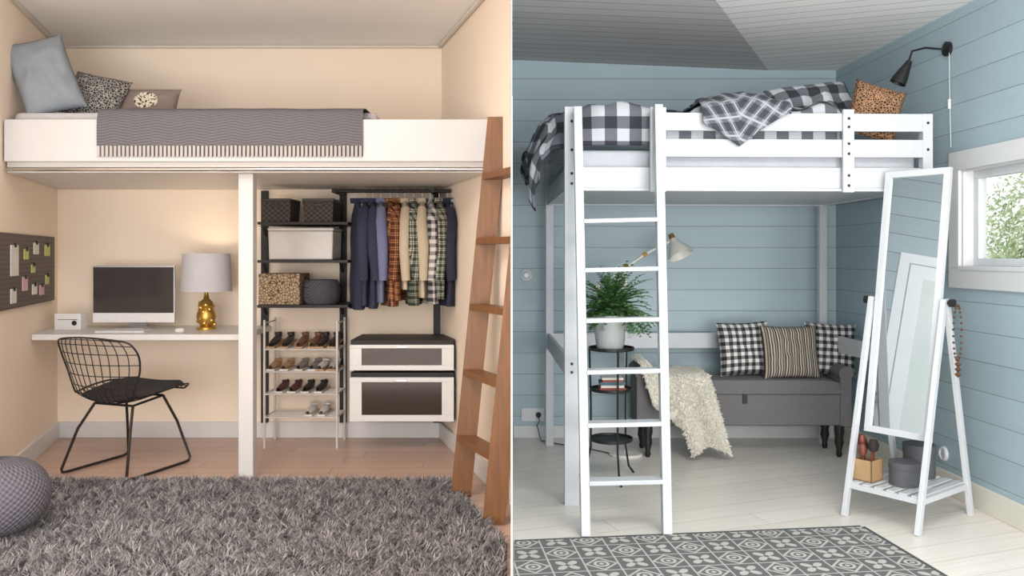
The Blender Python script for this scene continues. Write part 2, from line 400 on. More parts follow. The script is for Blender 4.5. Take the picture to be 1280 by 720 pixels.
for sx in (-1,1):
    b.tube([(sx*.14,.13,.41),(sx*.19,.19,.25),(sx*.235,.245,.03),(sx*.235,.235,.012),(sx*.235,.2,.008),(sx*.235,-.2,.008),(sx*.235,-.235,.012),(sx*.235,-.24,.03),(sx*.19,-.17,.25),(sx*.14,-.1,.385)],.008,8)
    b.tube([(sx*.14,.13,.41),(sx*.14,-.1,.385)],.007,8)
b.tube([(-.14,.13,.41),(.14,.13,.41)],.007); b.tube([(-.14,-.1,.385),(.14,-.1,.385)],.007)
b.done(smooth=True)
# ---- shag rug
rug=[(-2.52,4.49),(-.34,4.49),(-.02,3.5),(-.02,2.65),(-1.9,2.65)]
b=B('rug_backing',mat('rug_backing_fabric',(60,58,60),.95)); b.prism(rug[::-1],ZL+.001,ZL+.015); bk=b.done()
def inpoly(x,y,P):
    c=False;j=len(P)-1
    for i in range(len(P)):
        if (P[i][1]>y)!=(P[j][1]>y) and x<(P[j][0]-P[i][0])*(y-P[i][1])/(P[j][1]-P[i][1])+P[i][0]: c=not c
        j=i
    return c
roots=[]
while len(roots)<66000:
    x=random.uniform(-2.55,-.03); y=random.uniform(2.9,4.49)
    if not inpoly(x,y,rug): continue
    cl=nz(x*17,y*17,3)*2.5*math.pi; a=cl+random.uniform(-.8,.8)
    ln=random.uniform(.028,.05); tilt=random.uniform(.25,1.05)
    d=Vector((math.cos(a)*math.sin(tilt),math.sin(a)*math.sin(tilt),math.cos(tilt)))*ln
    an=random.uniform(0,math.pi); side=Vector((math.cos(an),math.sin(an),0))
    if x+d.x>-.012: continue
    roots.append((Vector((x,y,ZL+.013)),d,random.uniform(.0018,.0032),side,Vector((d.x,d.y,-abs(d.z)*.6))*.35))
pile=blades('rug_pile',roots,island('shag_pile',[(84,82,85),(116,114,118),(142,140,143),(174,172,174),(104,102,105)]))
e=empty('shag_rug',(-1.2,3.7,ZL)); par(pile,e); par(bk,e)
# pouf
kp=NT('knitted_pouf_wool'); o_=kp.sep(kp.obj()); an=kp.math('ARCTAN2',o_[1],o_[0])
w=kp.math('ADD',kp.math('MULTIPLY',kp.math('MULTIPLY',kp.math('SINE',kp.math('MULTIPLY',an,46)),kp.math('SINE',kp.math('MULTIPLY',o_[2],260))),.5),.5); kp.bump(w,.9,.006)
b=B('knitted_pouf',kp.out(kp.mix(w,lin((70,68,78)),lin((112,110,121))),.95))
pf=[(0.0,0)]+[(.205*math.sin(a)**.8,.165-.165*math.cos(a)) for a in [math.pi*k/24 for k in range(1,24)]]+[(0,.33)]
b.lathe((X(-2,3.60),3.60,ZL+.02),pf,seg=48); b.done(smooth=True)
# ---- wooden ladder (left)
wood=NT('oak_ladder_wood'); o_=wood.sep(wood.obj()); nf=wood.noise(wood.comb(wood.math('MULTIPLY',o_[0],30),wood.math('MULTIPLY',o_[1],30),wood.math('MULTIPLY',o_[2],3)),2,5)
woodm=wood.out(wood.mix(nf,lin((84,54,30)),lin((138,94,54))),.45)
b=B('wooden_ladder',woodm)
far0=Vector((-.262,4.24,ZL)); far1=Vector((-.072,4.24,2.19))
near0=Vector((-.085,3.80,ZL)); near1=near0+(far1-far0)
for a,c_ in ((far0,far1),(near0,near1)):
    b.hexa([a+Vector((-.052,-.018,0)),a+Vector((.052,-.018,0)),a+Vector((.052,.018,0)),a+Vector((-.052,.018,0)),c_+Vector((-.052,-.018,0)),c_+Vector((.052,-.018,0)),c_+Vector((.052,.018,0)),c_+Vector((-.052,.018,0))])
for z in (.55,.885,1.22,1.555,1.885):
    t=(z-ZL)/(2.19-ZL); p=far0.lerp(far1,t); q=near0.lerp(near1,t)
    b.hexa([q+Vector((-.045,.018,-.016)),q+Vector((.05,.018,-.016)),p+Vector((.05,-.018,-.016)),p+Vector((-.05,-.018,-.016)),q+Vector((-.045,.018,.016)),q+Vector((.05,.018,.016)),p+Vector((.05,-.018,.016)),p+Vector((-.05,-.018,.016))])
bmesh.ops.bisect_plane(b.bm,geom=b.bm.verts[:]+b.bm.edges[:]+b.bm.faces[:],plane_co=(-.006,0,0),plane_no=(1,0,0),clear_outer=True)
bmesh.ops.holes_fill(b.bm,edges=[e_ for e_ in b.bm.edges if len(e_.link_faces)==1])
b.done(bev=.003)
# ---- wardrobe
blkl=mat('black_shelf_laminate',(19,17,18),.6,var=.03)
b=B('shelving_unit',blkl)
for u_ in (331,429,546):
    x=X(u_,5.59); b.box(x-.022,x+.022,5.575,5.608,Z(528,5.59),1.92)
for zt in (1.695,1.455,1.172):
    b.box(-1.60,-1.03,5.2,5.575,zt-.018,zt)
    for u_ in (334,429):
        x=X(u_,5.59); b.hexa([(x-.01,5.5,zt-.02),(x+.01,5.5,zt-.02),(x+.01,5.58,zt-.09),(x-.01,5.58,zt-.09),(x-.01,5.25,zt-.018),(x+.01,5.25,zt-.018),(x+.01,5.58,zt-.018),(x-.01,5.58,zt-.018)])
for u_ in (429,546):
    x=X(u_,5.59); b.box(x-.012,x+.012,5.28,5.58,1.885,1.91)
b.cyl((-1.13,5.3,1.896),(-.392,5.3,1.896),.012)
b.done(bev=.002)
def storage(name,x0,x1,y0,y1,z0,z1,mats,taper=.9,rim=.012,bev=.012,cut=True):
    b=B(name,*mats); cx=(x0+x1)/2; cy=(y0+y1)/2; hx=(x1-x0)/2; hy=(y1-y0)/2
    def ring(k,z,s): return [(cx-hx*s,cy-hy*s,z),(cx+hx*s,cy-hy*s,z),(cx+hx*s,cy+hy*s,z),(cx-hx*s,cy+hy*s,z)]
    b.hexa(ring(0,z0,taper)+ring(0,z1-rim*1.6,.985)); b.hexa(ring(0,z1-rim*1.6,1.0)+ring(0,z1,1.0),len(mats)-1)
    if cut: b.box(cx-.035,cx+.035,y0-.002,y0+.004,z1-.05,z1-.032,1 if len(mats)>1 else 0)
    return b.done(bev=bev,seg=3)
wick=weave('dark_wicker',(32,28,27),(84,76,72),170,200)
storage('wicker_basket',X(330,5.3),X(367,5.3),5.23,5.48,1.696,Z(249,5.3),[wick,black])
storage('wicker_basket',X(381,5.3),X(420,5.3),5.23,5.48,1.696,Z(249,5.3),[wick,black])
storage('plastic_storage_box',X(338,5.3),X(420,5.3),5.23,5.50,1.456,Z(285,5.3),[mat('translucent_plastic',(184,180,178),.3),mat('box_lid_plastic',(204,202,200),.3)],.96,cut=False)
storage('floral_storage_box',X(327,5.3),X(378,5.3),5.23,5.50,1.173,Z(342,5.3),[blotch('floral_paper',(168,150,124),(88,68,52),55,.1)],1.0,cut=True,bev=.004)
b=B('knitted_basket',weave('knit_grey',(46,44,50),(84,82,90),300,280)); b.lathe((X(402,5.34),5.34,1.173),[(.10,0),(.118,.03),(.12,.09),(.11,.14),(.10,.155),(.09,.15),(.09,.03)],seg=36); b.done(smooth=True)
# drawers
for nm,z0,z1,g0,g1 in (('drawer_unit',.768,.955,.80,.905),('drawer_unit',.45,.752,.49,.695)):
    b=B(nm,blkl,white,glassdark,chrome)
    x0,x1=-1.01,-.362
    b.box(x0+.002,x1-.002,5.17,5.57,z0,z1,0)
    f0=z0+.0; f1=z1-.028
    for a in ((x0,x1,f0,g0),(x0,x1,g1,f1),(x0,x0+.075,g0,g1),(x1-.075,x1,g0,g1)): b.box(a[0],a[1],5.15,5.17,a[2],a[3],1)
    b.box(x0+.075,x1-.075,5.158,5.169,g0,g1,2)
    b.box(x0+.29,x1-.29,5.138,5.15,g1+.004,g1+.012,3)
    b.done(bev=.002)
# shoe rack
b=B('shoe_rack',mat('white_metal_rod',(200,197,195),.35))
x0,x1=-1.585,-1.12; lv=[.881,.737,.594,.446]
for x in (x0,x1):
    for y in (5.30,5.54): b.cyl((x,y,ZL),(x,y,1.07),.008,seg=10)
    for z in lv+[1.05]: b.cyl((x,5.30,z),(x,5.54,z),.005,seg=8)
for z in lv:
    for y in (5.30,5.36,5.42,5.48,5.54): b.cyl((x0,y,z),(x1,y,z),.0045,seg=8)
b.done(smooth=True)
def shoes(x,y,z,m1,m2,heel=0,sep=.085):
    b=B('pair_of_shoes',m1,m2)
    for k in (0,1):
        cx=x+k*sep
        def up(i,j):
            a=2*math.pi*i; t=j
            w=.028*(1-.35*abs(t-.55)**1.0)*(math.sin(math.pi*min(1,.06+t*.9))**.35); h=.052-.026*t
            lift=heel*(1-t)**1.5
            return (cx+w*math.cos(a),y+.12-.23*t,z+.008+lift+h*.5+h*.5*math.sin(a))
        b.grid(up,14,14,0,cu=True)
        b.hexa([(cx-.026,y-.11,z),(cx+.026,y-.11,z),(cx+.03,y+.12,z+heel),(cx-.03,y+.12,z+heel),(cx-.026,y-.11,z+.01),(cx+.026,y-.11,z+.01),(cx+.03,y+.12,z+.01+heel),(cx-.03,y+.12,z+.01+heel)],1)
        b.lathe((cx,y+.075,z+.04+heel),[(.024,0),(.026,.016),(.022,.018),(.018,.0)],seg=14,m=0)
        if heel: b.cyl((cx,y+.1,z),(cx,y+.1,z+heel),.01,.02,seg=10,m=1)
    return b.done(smooth=True)
sm={k:mat('shoe_'+k,c,.5) for k,c in dict(black=(44,40,42),brown=(112,78,58),tan=(180,145,112),white=(220,217,213),grey=(140,132,130),wine=(90,50,50)).items()}
for (z,its) in ((lv[0],(('black','tan',.03,-1.55),('brown','tan',.03,-1.37),('black','tan',.03,-1.235))),(lv[1],(('tan','white',0,-1.55),('grey','white',0,-1.37),('white','tan',0,-1.235))),(lv[2],(('wine','white',0,-1.50),('black','white',0,-1.33))),(lv[3],(('white','white',0,-1.31),))):
    for a,c_,h,x in its: shoes(x,5.42,z+.006,sm[a],sm[c_],h,.075 if x==-1.235 else .085)
# clothes
def garment(name,u_,vb,m,yaw=12,th=.036,slv=True,seed=0,hw=.19):
    y=5.31; x=X(u_,y); zb=Z(vb,y-.15)
    T=Matrix.Translation((x,y,0))@Matrix.Rotation(math.radians(90+yaw),4,'Z')
    b=B(name,m,whiteplastic,T=T)
    zt=1.83; L=zt-zb
    def fn(i,j):
        a=2*math.pi*i; z=zt-L*j
        if j<.12: k=j/.12; w=.045+(hw-.045)*k**.7; tt=.016+(th-.016)*k
        else: w=hw*(1+.08*j)*(1-.04*math.sin(j*6+seed)); tt=th*(1+.25*j)
        fold=.013*math.sin(5*a+seed*2+j*2.5)*min(1,j*3)
        return (w*math.cos(a)*(1+.02*nz(a,j*4,seed)),(tt+fold)*math.sin(a)+.012*nz(j*3,seed)*j,z)
    b.grid(fn,36,22,0,cu=True)
    b.lathe((0,0,zt-.012),[(.045,0),(.05,.03),(.035,.032),(.03,0)],seg=16,m=0)
    if slv:
        for sx in (-1,1):
            pts=[(sx*(hw-.03),0,zt-.055),(sx*(hw+.02),.005,zt-.14),(sx*(hw+.03),.012*math.sin(seed),zt-.3),(sx*(hw+.02),.015*math.cos(seed),zt-.50)]
            b.tube(pts,.04,12,0,rs=[.03,.042,.036,.028])
    hk=[(0,0,zt),(0,0,zt+.045)]+[(.018*math.cos(q)-.0,0,zt+.064+.018*math.sin(q)) for q in [-.9+.5*k for k in range(8)]]
    b.tube(hk,.003,6,1); b.tube([(-hw+.02,0,zt-.06),(0,0,zt+.005),(hw-.02,0,zt-.06)],.005,6,1)
    return b.done(smooth=True,ang=70)
nav=mat('denim_navy',(38,42,62),.9,bump=.3); per=mat('cotton_periwinkle',(108,112,144),.9,bump=.3); crm=mat('cotton_cream',(186,174,152),.9); dk=mat('cotton_midnight',(44,48,70),.9,bump=.3)
pl1=check('rust_plaid',(66,32,24),(132,76,44),(172,124,82),.022,'O',line=(40,30,30)); pl2=check('green_plaid',(38,50,46),(106,114,98),(182,182,168),.02,'O',line=(60,40,40)); pl3=check('mono_plaid',(44,46,54),(134,134,136),(198,196,192),.024,'O'); pl4=check('teal_plaid',(30,50,58),(80,104,108),(150,160,150),.02,'O')
gs=[('jeans',447,388,nav,18,.03),('shirt',457,382,dk,8,.032),('shirt',466,386,dk,12,.026),('shirt',476,378,per,10,.03),('shirt',488,383,pl1,14,.034),('shirt',497,376,pl1,4,.03),('shirt',506,362,crm,10,.03),('shirt',517,382,pl2,8,.034),('shirt',528,372,crm,5,.03),('shirt',538,380,pl3,12,.036),('shirt',549,374,pl2,10,.026),('shirt',559,383,nav,12,.030)]
for k,(nm,u_,vb,m,yw,th) in enumerate(gs): garment(nm,u_,vb,m,yw,th,nm=='shirt',k*1.3,.12 if nm=='jeans' else (.17 if u_<550 else .15))
garment('shirt',568,384,pl4,-14,.018,False,5,.11)

# ================================================================ RIGHT ROOM
YR=6.75; XRc=2.641
def wx(y): return 2.979-.05*y
dark_h=(118,132,139)
blueb=planks('blue_wall_boards',(172,189,195),(160,179,187),(0,0,1),(1,0,0),.172,dark_h,gw=.026,var=.03,rough=.5)
bluer=planks('blue_wall_boards_end',(166,184,191),(154,174,183),(0,0,1),(0,1,0),.172,dark_h,gw=.026,var=.03,rough=.5)
floorR=planks('whitewashed_floor_boards',(240,234,226),(216,208,197),(-.35,.94,0),(.94,.35,0),.19,(178,168,157),gw=.018,var=.035,rough=.35,joint=3.0,bs=.15,grain=.6)
b=B('floor',floorR); b.prism([(.0005,-1),(2.95,-1),(2.85,6.85),(.0005,6.85)],-.05,0); b.done()
b=B('wall_back',blueb)
b.prism([(0.0005,YR),(XRc,YR),(XRc,YR+.1),(0.0005,YR+.1)],0,2.993)
b.hexa([(0.0005,YR,2.993),(2.09,YR,2.993),(2.09,YR+.1,2.993),(0.0005,YR+.1,2.993),(0.0005,YR,3.078),(2.089,YR,2.994),(2.089,YR+.1,2.994),(0.0005,YR+.1,3.078)]); b.done()
b=B('wall_right',bluer)
wy0,wy1,wz0,wz1=3.95,5.03,1.40,2.01
for (ya,yb,za,zb) in ((-1,wy0,0,3.0),(wy1,YR+.1,0,3.0),(wy0,wy1,0,wz0),(wy0,wy1,wz1,3.0)):
    b.prism([(wx(ya),ya),(wx(ya)+.14,ya),(wx(yb)+.14,yb),(wx(yb),yb)],za,zb)
b.done()
cr=planks('white_ceiling_boards',(244,242,240),(230,228,227),(.35,.94,0),(.94,-.35,0),.13,(140,138,138),gw=.05,var=.04,rough=.6)
cl_=planks('shaded_ceiling_boards',(204,200,200),(186,183,184),(.0,1.0,0),(1,.0,0),.14,(104,102,104),gw=.05,var=.05,rough=.6)  # board colour darkened to imitate shade on the left part of the ceiling
A1=Vector((2.09,6.75,2.993)); A2=Vector((-.62,1.08,2.993))
dirA=(A2-A1); t0=(0-A1.x)/dirA.x; P0=A1+dirA*t0
b=B('ceiling',cr,cl_)
b.prism([(P0.x+.001,P0.y),(P0.x+.001,-1),(wx(-1),-1),(wx(6.85),6.85),(A1.x+.05,6.85),(A1.x,A1.y)],2.993,3.03,0)
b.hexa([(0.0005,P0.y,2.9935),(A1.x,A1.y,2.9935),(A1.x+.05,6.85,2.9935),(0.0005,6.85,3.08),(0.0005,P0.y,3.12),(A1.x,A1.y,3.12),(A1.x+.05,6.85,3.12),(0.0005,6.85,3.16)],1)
b.done()
wb=mat('painted_pale_trim',(214,210,198),.5,var=.02)
strip('baseboard_back',[(.01,YR-.001),(XRc-.02,YR-.001)],0,.10,.02,white,-1)
strip('baseboard_right',[(wx(6.7)-.001,6.73),(wx(1)-.001,1)],0,.14,.02,wb,-1)
# window
b=B('window_1',white,mat('window_sash',(210,213,216),.4)); 
def wbox(ya,yb,za,zb,o0,o1,m=0):
    b.prism([(wx(ya)+o0,ya),(wx(ya)+o1,ya),(wx(yb)+o1,yb),(wx(yb)+o0,yb)],za,zb,m)
wbox(3.84,5.125,2.0,2.115,-.022,0);wbox(3.84,5.125,1.285,1.41,-.022,0);wbox(5.02,5.125,1.41,2.0,-.022,0);wbox(3.84,3.96,1.41,2.0,-.022,0)
wbox(3.96,5.02,1.395,1.42,-.03,.14)
wbox(3.96,5.02,1.99,2.01,0,.14);wbox(5.005,5.03,1.4,2.0,0,.14);wbox(3.95,3.97,1.4,2.0,0,.14)
for a in ((3.97,5.005,1.42,1.465),(3.97,5.005,1.945,1.99),(4.955,5.005,1.465,1.945),(3.97,4.02,1.465,1.945)): wbox(*a,.06,.10,1)
wo=b.done(bev=.003)
k=NT('clear_window_glass'); tr=k.n('ShaderNodeBsdfTransparent'); gl=k.n('ShaderNodeBsdfGlossy'); gl.inputs['Roughness'].default_value=.02; mx=k.n('ShaderNodeMixShader'); mx.inputs[0].default_value=.06
k.l(tr.outputs[0],mx.inputs[1]);k.l(gl.outputs[0],mx.inputs[2]);k.l(mx.outputs[0],k.t.nodes['Material Output'].inputs[0])
b=B('pane',k.m); b.prism([(wx(4.02)+.078,4.02),(wx(4.02)+.082,4.02),(wx(4.955)+.082,4.955),(wx(4.955)+.078,4.955)],1.465,1.945); par(b.done(),wo)
# outside
b=B('lawn',mat('grass',(150,175,110),.9,var=.2,scale=3)); b.box(3.0,40,-8,40,-.3,-.25); b.done()
leafm=island('tree_leaves',[(160,180,134),(190,206,158),(216,226,190),(142,164,116)])  # leaf colours paled to imitate overexposed daylight outside
b=B('tree_trunks',mat('bark',(110,98,84),.9),leafm)
TR=((7.6,9.2,2.6,1.25),(10.5,15.5,1.4,2.0),(12.5,13.0,.6,1.6),(7.9,11.6,.9,1.2))
for x,y,h,_ in TR: b.cyl((x,y,-.25),(x,y,h),.14,.07,seg=12)
tk=b.done(smooth=True)
roots=[]
for k in range(32000):
    c=random.choice(TR)
    d=Vector((random.gauss(0,1),random.gauss(0,1),random.gauss(0,1))).normalized()*c[3]*random.uniform(.3,1)**.6
    p=Vector(c[:3])+d
    if p.z<-.1: continue
    a=Vector((random.gauss(0,1),random.gauss(0,1),random.gauss(0,1))).normalized()
    roots.append((p,a*.085,.03,a.orthogonal().normalized(),Vector((0,0,-.03))))
fol=blades('tree_crown',roots,leafm)
e=empty('garden_trees',(9,12,-.25)); par(fol,e); par(tk,e)

# ---- white loft bed
BT=Matrix.Translation((.313,4.91,0))@Matrix.Rotation(math.radians(1.8),4,'Z')
bed=empty('white_loft_bed',(.313,4.91,0))
bp=mat('white_bed_paint',(191,193,197),.4,var=.015)
b=B('bed_frame',bp,black,T=BT)
Lb=2.22; D=1.60
b.box(0,.085,0,.055,0,2.367); b.box(Lb-.06,Lb,0,.055,0,2.335)
b.box(0,.06,D-.055,D,0,2.30); b.box(Lb-.06,Lb,D-.055,D,0,2.30)
b.box(.085,Lb-.06,.03,.055,1.885,2.012)            # side board
b.box(.085,Lb-.06,.004,.056,1.868,1.884)
b.box(.06,Lb-.06,D-.04,D-.01,1.875,2.01)
b.box(.01,.04,.055,D-.055,1.875,2.01); b.box(Lb-.04,Lb-.01,.055,D-.055,1.875,2.01)
b.box(.04,Lb-.04,.056,D-.04,1.885,1.90)           # deck
b.box(.51,Lb-.06,.0,.022,2.228,2.334); b.box(.51,Lb-.06,.0,.022,2.072,2.178)   # guard rails
b.box(.506,.60,-.024,0,1.86,2.362); b.box(1.664,1.73,-.024,0,1.86,2.355)
b.box(.06,Lb-.06,D-.03,D-.01,2.2,2.3); b.box(Lb-.035,Lb-.015,.055,D-.055,2.2,2.3);b.box(.015,.035,.055,D-.055,2.2,2.3)
b.box(.06,Lb-.06,D-.035,D-.012,.755,.875)        # low rear rail
b.box(.012,.035,.055,D-.055,.755,.875); b.box(Lb-.035,Lb-.012,.055,D-.055,.755,.875)
for x,y,zz in ((.042,0,(2.28,2.11,1.97,1.91,.84,.79)),(Lb-.03,0,(2.28,2.12,1.97,1.91)),(.553,-.024,(2.30,2.25,2.15,2.09,1.96,1.9)),(1.697,-.024,(2.30,2.25,2.15,2.09,1.96,1.9))):
    for z in zz: b.lathe((x,y+.001,z),[(.009,0),(.009,.004),(0,.005)],seg=12,m=1,ax=(0,-1,0))
par(b.done(bev=.003),bed)
b=B('mattress',mat('white_mattress',(182,184,190),.9),T=BT); b.box(.065,Lb-.065,.075,D-.06,1.902,2.12); par(b.done(bev=.03,seg=3),bed)
# ladder
b=B('bed_ladder',bp)
l0,l1=Vector((.389,4.38,0)),Vector((.383,4.845,2.345)); r0,r1=Vector((.825,4.41,0)),Vector((.857,4.862,2.36))
b.bar(l0,l1,.048,.07); b.bar(r0,r1,.048,.07)
for v_ in (276,337,400,464,530,602):
    yy=4.6
    for q in range(6): 
        z=Z(v_,yy); t=z/2.35; yy=l0.y+(l1.y-l0.y)*t
    p=l0.lerp(l1,t); q=r0.lerp(r1,t); b.hexa([p+Vector((0.02,-.045,-.012)),q+Vector((-.02,-.045,-.012)),q+Vector((-.02,.045,-.012)),p+Vector((.02,.045,-.012)),p+Vector((.02,-.045,.012)),q+Vector((-.02,-.045,.012)),q+Vector((-.02,.045,.012)),p+Vector((.02,.045,.012))])
par(b.done(bev=.003),bed)
# duvet
ging=check('grey_gingham',(46,47,54),(100,102,109),(188,190,195),.075)
b=B('gingham_duvet',ging,T=BT)
Ls,Lt=2.15,1.55
def duv(i,j):
    s=i*Ls; t=j*Lt; hs=.42; ht=.20
    ds=max(0,hs-s)
    x=-.03+max(0,s-hs) if s>hs else -.03-.15*math.sin(min(1,ds/hs*1.15)*math.pi*.62)
    dt=max(0,ht-t); y=.085 if t<ht else .085+(t-ht)
    z=2.35-ds*.95-dt*1.0
    if s<hs+.08 and s>hs-.08: z-=.02
    puff=.07*nz(s*3.1,t*3.3,2)+.045*nz(s*7,t*6,5)
    if t>=ht: z+=puff*1.0+.07*math.sin(min(1,(t-ht)/.3)*math.pi/2)
    else: y+=.01*nz(s*9,t*5,1)+.004
    if s<hs: x-=.06*nz(t*7,s*4); y+=.0
    if s>hs and x>1.55: z-=.05*(x-1.55)
    if s<hs: y=.09+(t/Lt)*1.25
    elif s<hs+.25:
        k_=(s-hs)/.25; y=(.09+(t/Lt)*1.25)*(1-k_)+y*k_
    return (x,y,z)
b.grid(duv,110,80,0,uv=lambda i,j:(i*Ls,j*Lt))
duvet=b.done(smooth=True,solid=.012,ang=180)
flap=check('grey_plaid_reverse',(58,60,67),(92,94,101),(130,132,138),.055,line=(164,165,170))
b=B('folded_duvet_corner',flap,T=BT)
def fl(i,j):
    x=.80+.56*i
    drop_len=(.27*(1-abs(i-.42)*1.6)) ; drop_len=max(.03,drop_len)
    zt=2.352+.05*math.sin(i*3.1)
    tot=drop_len+.55
    d=j*tot
    if d<drop_len: y=-.038-.014*math.sin(i*12)-.006; z=zt-(drop_len-d)
    else:
        q=d-drop_len; y=-.038+q; z=zt+.03*math.sin(min(1,q/.2)*math.pi)+.06*min(1,q/.2)+.02*nz(i*6,j*5)
    return (x+.06*(1-j)*(i-.5)*-.5,y,z)
b.grid(fl,36,40,0,uv=lambda i,j:(i*.5+j*.6,j*.78-i*.35)); b.done(smooth=True,solid=.012,ang=180)
cushion('gingham_pillow',BT@Vector((1.74,.60,2.47)),.60,.40,.18,RX(-30,-8,8),ging,seed=4)
cushion('floral_pillow',BT@Vector((1.96,.20,2.38)),.32,.37,.13,RX(-14,18,-6),blotch('brown_floral',(54,38,29),(166,124,90),58,.12),seed=5)
# wall sconce
b=B('sconce_lamp',black,whiteplastic)
ps=Vector((wx(5.16),5.16,2.77)); b.lathe(ps,[(.045,0),(.045,.02),(.02,.03),(0,.03)],ax=(-1,-.05,0))
p1=ps+Vector((-.06,0,0)); p2=at(1140,64,5.3); p3=at(1135,80,5.33)
b.tube([ps,p1,p1.lerp(p2,.5)+Vector((0,0,.015)),p2,p3],.007)
ax=(at(1122,106,5.35)-at(1136,80,5.33)).normalized()
b.lathe(p3,[(.018,-.02),(.022,.0),(.03,.03),(.045,.09),(.052,.135),(.049,.135),(.026,.03)],ax=ax)
b.tube([ps+Vector((-.012,-.03,-.03)),ps+Vector((-.012,-.035,-.3)),ps+Vector((-.012,-.05,-.62))],.002,6,m=1); b.cyl(ps+Vector((-.014,-.035,-.32)),ps+Vector((-.014,-.035,-.38)),.01,m=1,seg=10)
b.done(smooth=True)
# ---- storage bench
gf=mat('charcoal_upholstery',(112,109,110),.95,bump=.5,bscale=220,var=.12,scale=90)
e=empty('storage_bench',(1.72,6.2,0))
b=B('bench_body',gf); b.box(.98,2.44,6.07,6.41,.235,.47); par(b.done(bev=.012,seg=3),e)
b=B('bench_seat',gf)
def seat(i,j):
    a=i*2-1;q=j*2-1; return (1.71+.74*a,6.235+.185*q,.50+.075*(max(0,(1-a**8)*(1-q**8)))**.35)
b.grid(seat,30,14); b.box(.97,2.45,6.05,6.42,.472,.505)
par(b.done(smooth=True),e)
b=B('bench_arms',gf)
for xa in (.955,2.445):
    b.box(xa-.04,xa+.04,6.06,6.415,.235,.60); b.cyl((xa,6.052,.62),(xa,6.42,.62),.052)
par(b.done(smooth=True),e)
b=B('bench_legs',mat('black_turned_wood',(26,22,22),.4),mat('leather_tab',(40,36,36),.6))
for x in (1.0,2.41):
    for y in (6.10,6.38): b.lathe((x,y,0),[(.014,0),(.022,.02),(.018,.05),(.034,.11),(.028,.15),(.036,.18),(.036,.235)],seg=16)
b.box(1.69,1.72,6.052,6.068,.40,.475,1)
par(b.done(smooth=True),e)
gb=check('black_white_gingham',(34,34,38),(118,116,116),(212,210,205),.028)
for k,(u_,v_,w_,h_,yy,rz,ry) in enumerate(((930,433,.40,.41,6.28,4,-2),(1037,435,.38,.40,6.30,-6,3))):
    p=at(u_,v_,yy); cushion('gingham_cushion',(p.x,yy,.572+h_/2),w_,h_,.13,RX(-10,ry,rz),gb,seed=7+k)
cushion('striped_cushion',(X(988,6.17),6.175,.765),.43,.40,.12,RX(-14,0,2),stripes('striped_linen',[(52,46,48),(176,166,148),(90,74,66),(144,132,119),(44,40,44),(186,178,166)],.055),seed=9)
# fluffy throw
def thr(i,j):
    L=.98+.05*math.sin(i*7); s=j*L; xx=.93+.50*i
    if s<.38: y=6.40-s; z=.60
    else: y=6.018-.03*math.sin(min(1,(s-.38)/.1)*1.57)-.035*(.5+.5*math.sin(i*15+1))*min(1,(s-.38)*4); z=.60-(s-.38)*.92
    hump=.09*math.exp(-((xx-.955)/.07)**2)
    if s<.38: z+=hump
    else: xx+=.30*(s-.38)-.12*(s-.38)*(i-.5); z+=hump*max(0,1-(s-.38)*4)
    if s>.38 and i<.35: z=max(z,.22+(.35-i)*.5)
    return Vector((xx,y,z+.015*nz(i*5,j*5)+.012))
flu=mat('cream_fleece',(220,215,202),.95,bump=.5,bscale=60)
b=B('throw_cloth',flu); b.grid(thr,40,50); tc=b.done(smooth=True,solid=.015,ang=180)
roots=[]
for k in range(20000):
    i,j=random.random(),random.random(); p=thr(i,j)
    n_=(thr(min(1,i+.01),j)-p).cross(thr(i,min(1,j+.01))-p)
    if n_.length<1e-9: continue
    n_.normalize()
    if n_.y>0 and abs(n_.y)>.4: n_=-n_
    if n_.z<-.2: n_=-n_
    r_=Vector((random.gauss(0,1),random.gauss(0,1),random.gauss(0,1)))*.5
    d=(n_+r_).normalized()*random.uniform(.010,.022)
    roots.append((p+n_*.004,d,.004,d.orthogonal().normalized(),Vector((random.uniform(-.008,.008),0,-.004))))
tf=blades('throw_pile',roots,island('fleece_pile',[(226,220,206),(234,230,220),(214,208,194)]))
e=empty('fluffy_throw',(1.2,6.1,.1)); par(tc,e); par(tf,e)
# ---- plant stand
px,py=.66,5.5
b=B('tiered_plant_stand',black)
for z,r in ((.855,.145),(.585,.135),(.255,.135)):
    b.lathe((px,py,z),[(r,0),(r+.006,.004),(r+.006,.022),(r,.022),(r-.002,.008),(0,.008)],seg=36)
for k in range(3):
    a=math.radians(40+120*k); c,s=math.cos(a),math.sin(a)
    b.tube([(px+c*.15,py+s*.15,.875),(px+c*.14,py+s*.14,.5),(px+c*.14,py+s*.14,.2),(px+c*.17,py+s*.17,.06),(px+c*.22,py+s*.22,.006)],.007)
b.done(smooth=True)
b=B('book_stack',mat('book_red',(150,70,60),.7),mat('book_cream',(215,210,200),.7),mat('book_teal',(70,100,110),.7))
z=.594
for k,(w_,h_) in enumerate(((.17,.02),(.15,.016),(.16,.022),(.13,.015),(.14,.012))):
    a=(px-w_/2,px+w_/2,py-.07,py+.06); b.box(*a,z,z+h_,k%3); b.box(a[0]+.004,a[1]+.002,a[2]+.004,a[3]-.004,z+.003,z+h_-.003,1); z+=h_
b.done()
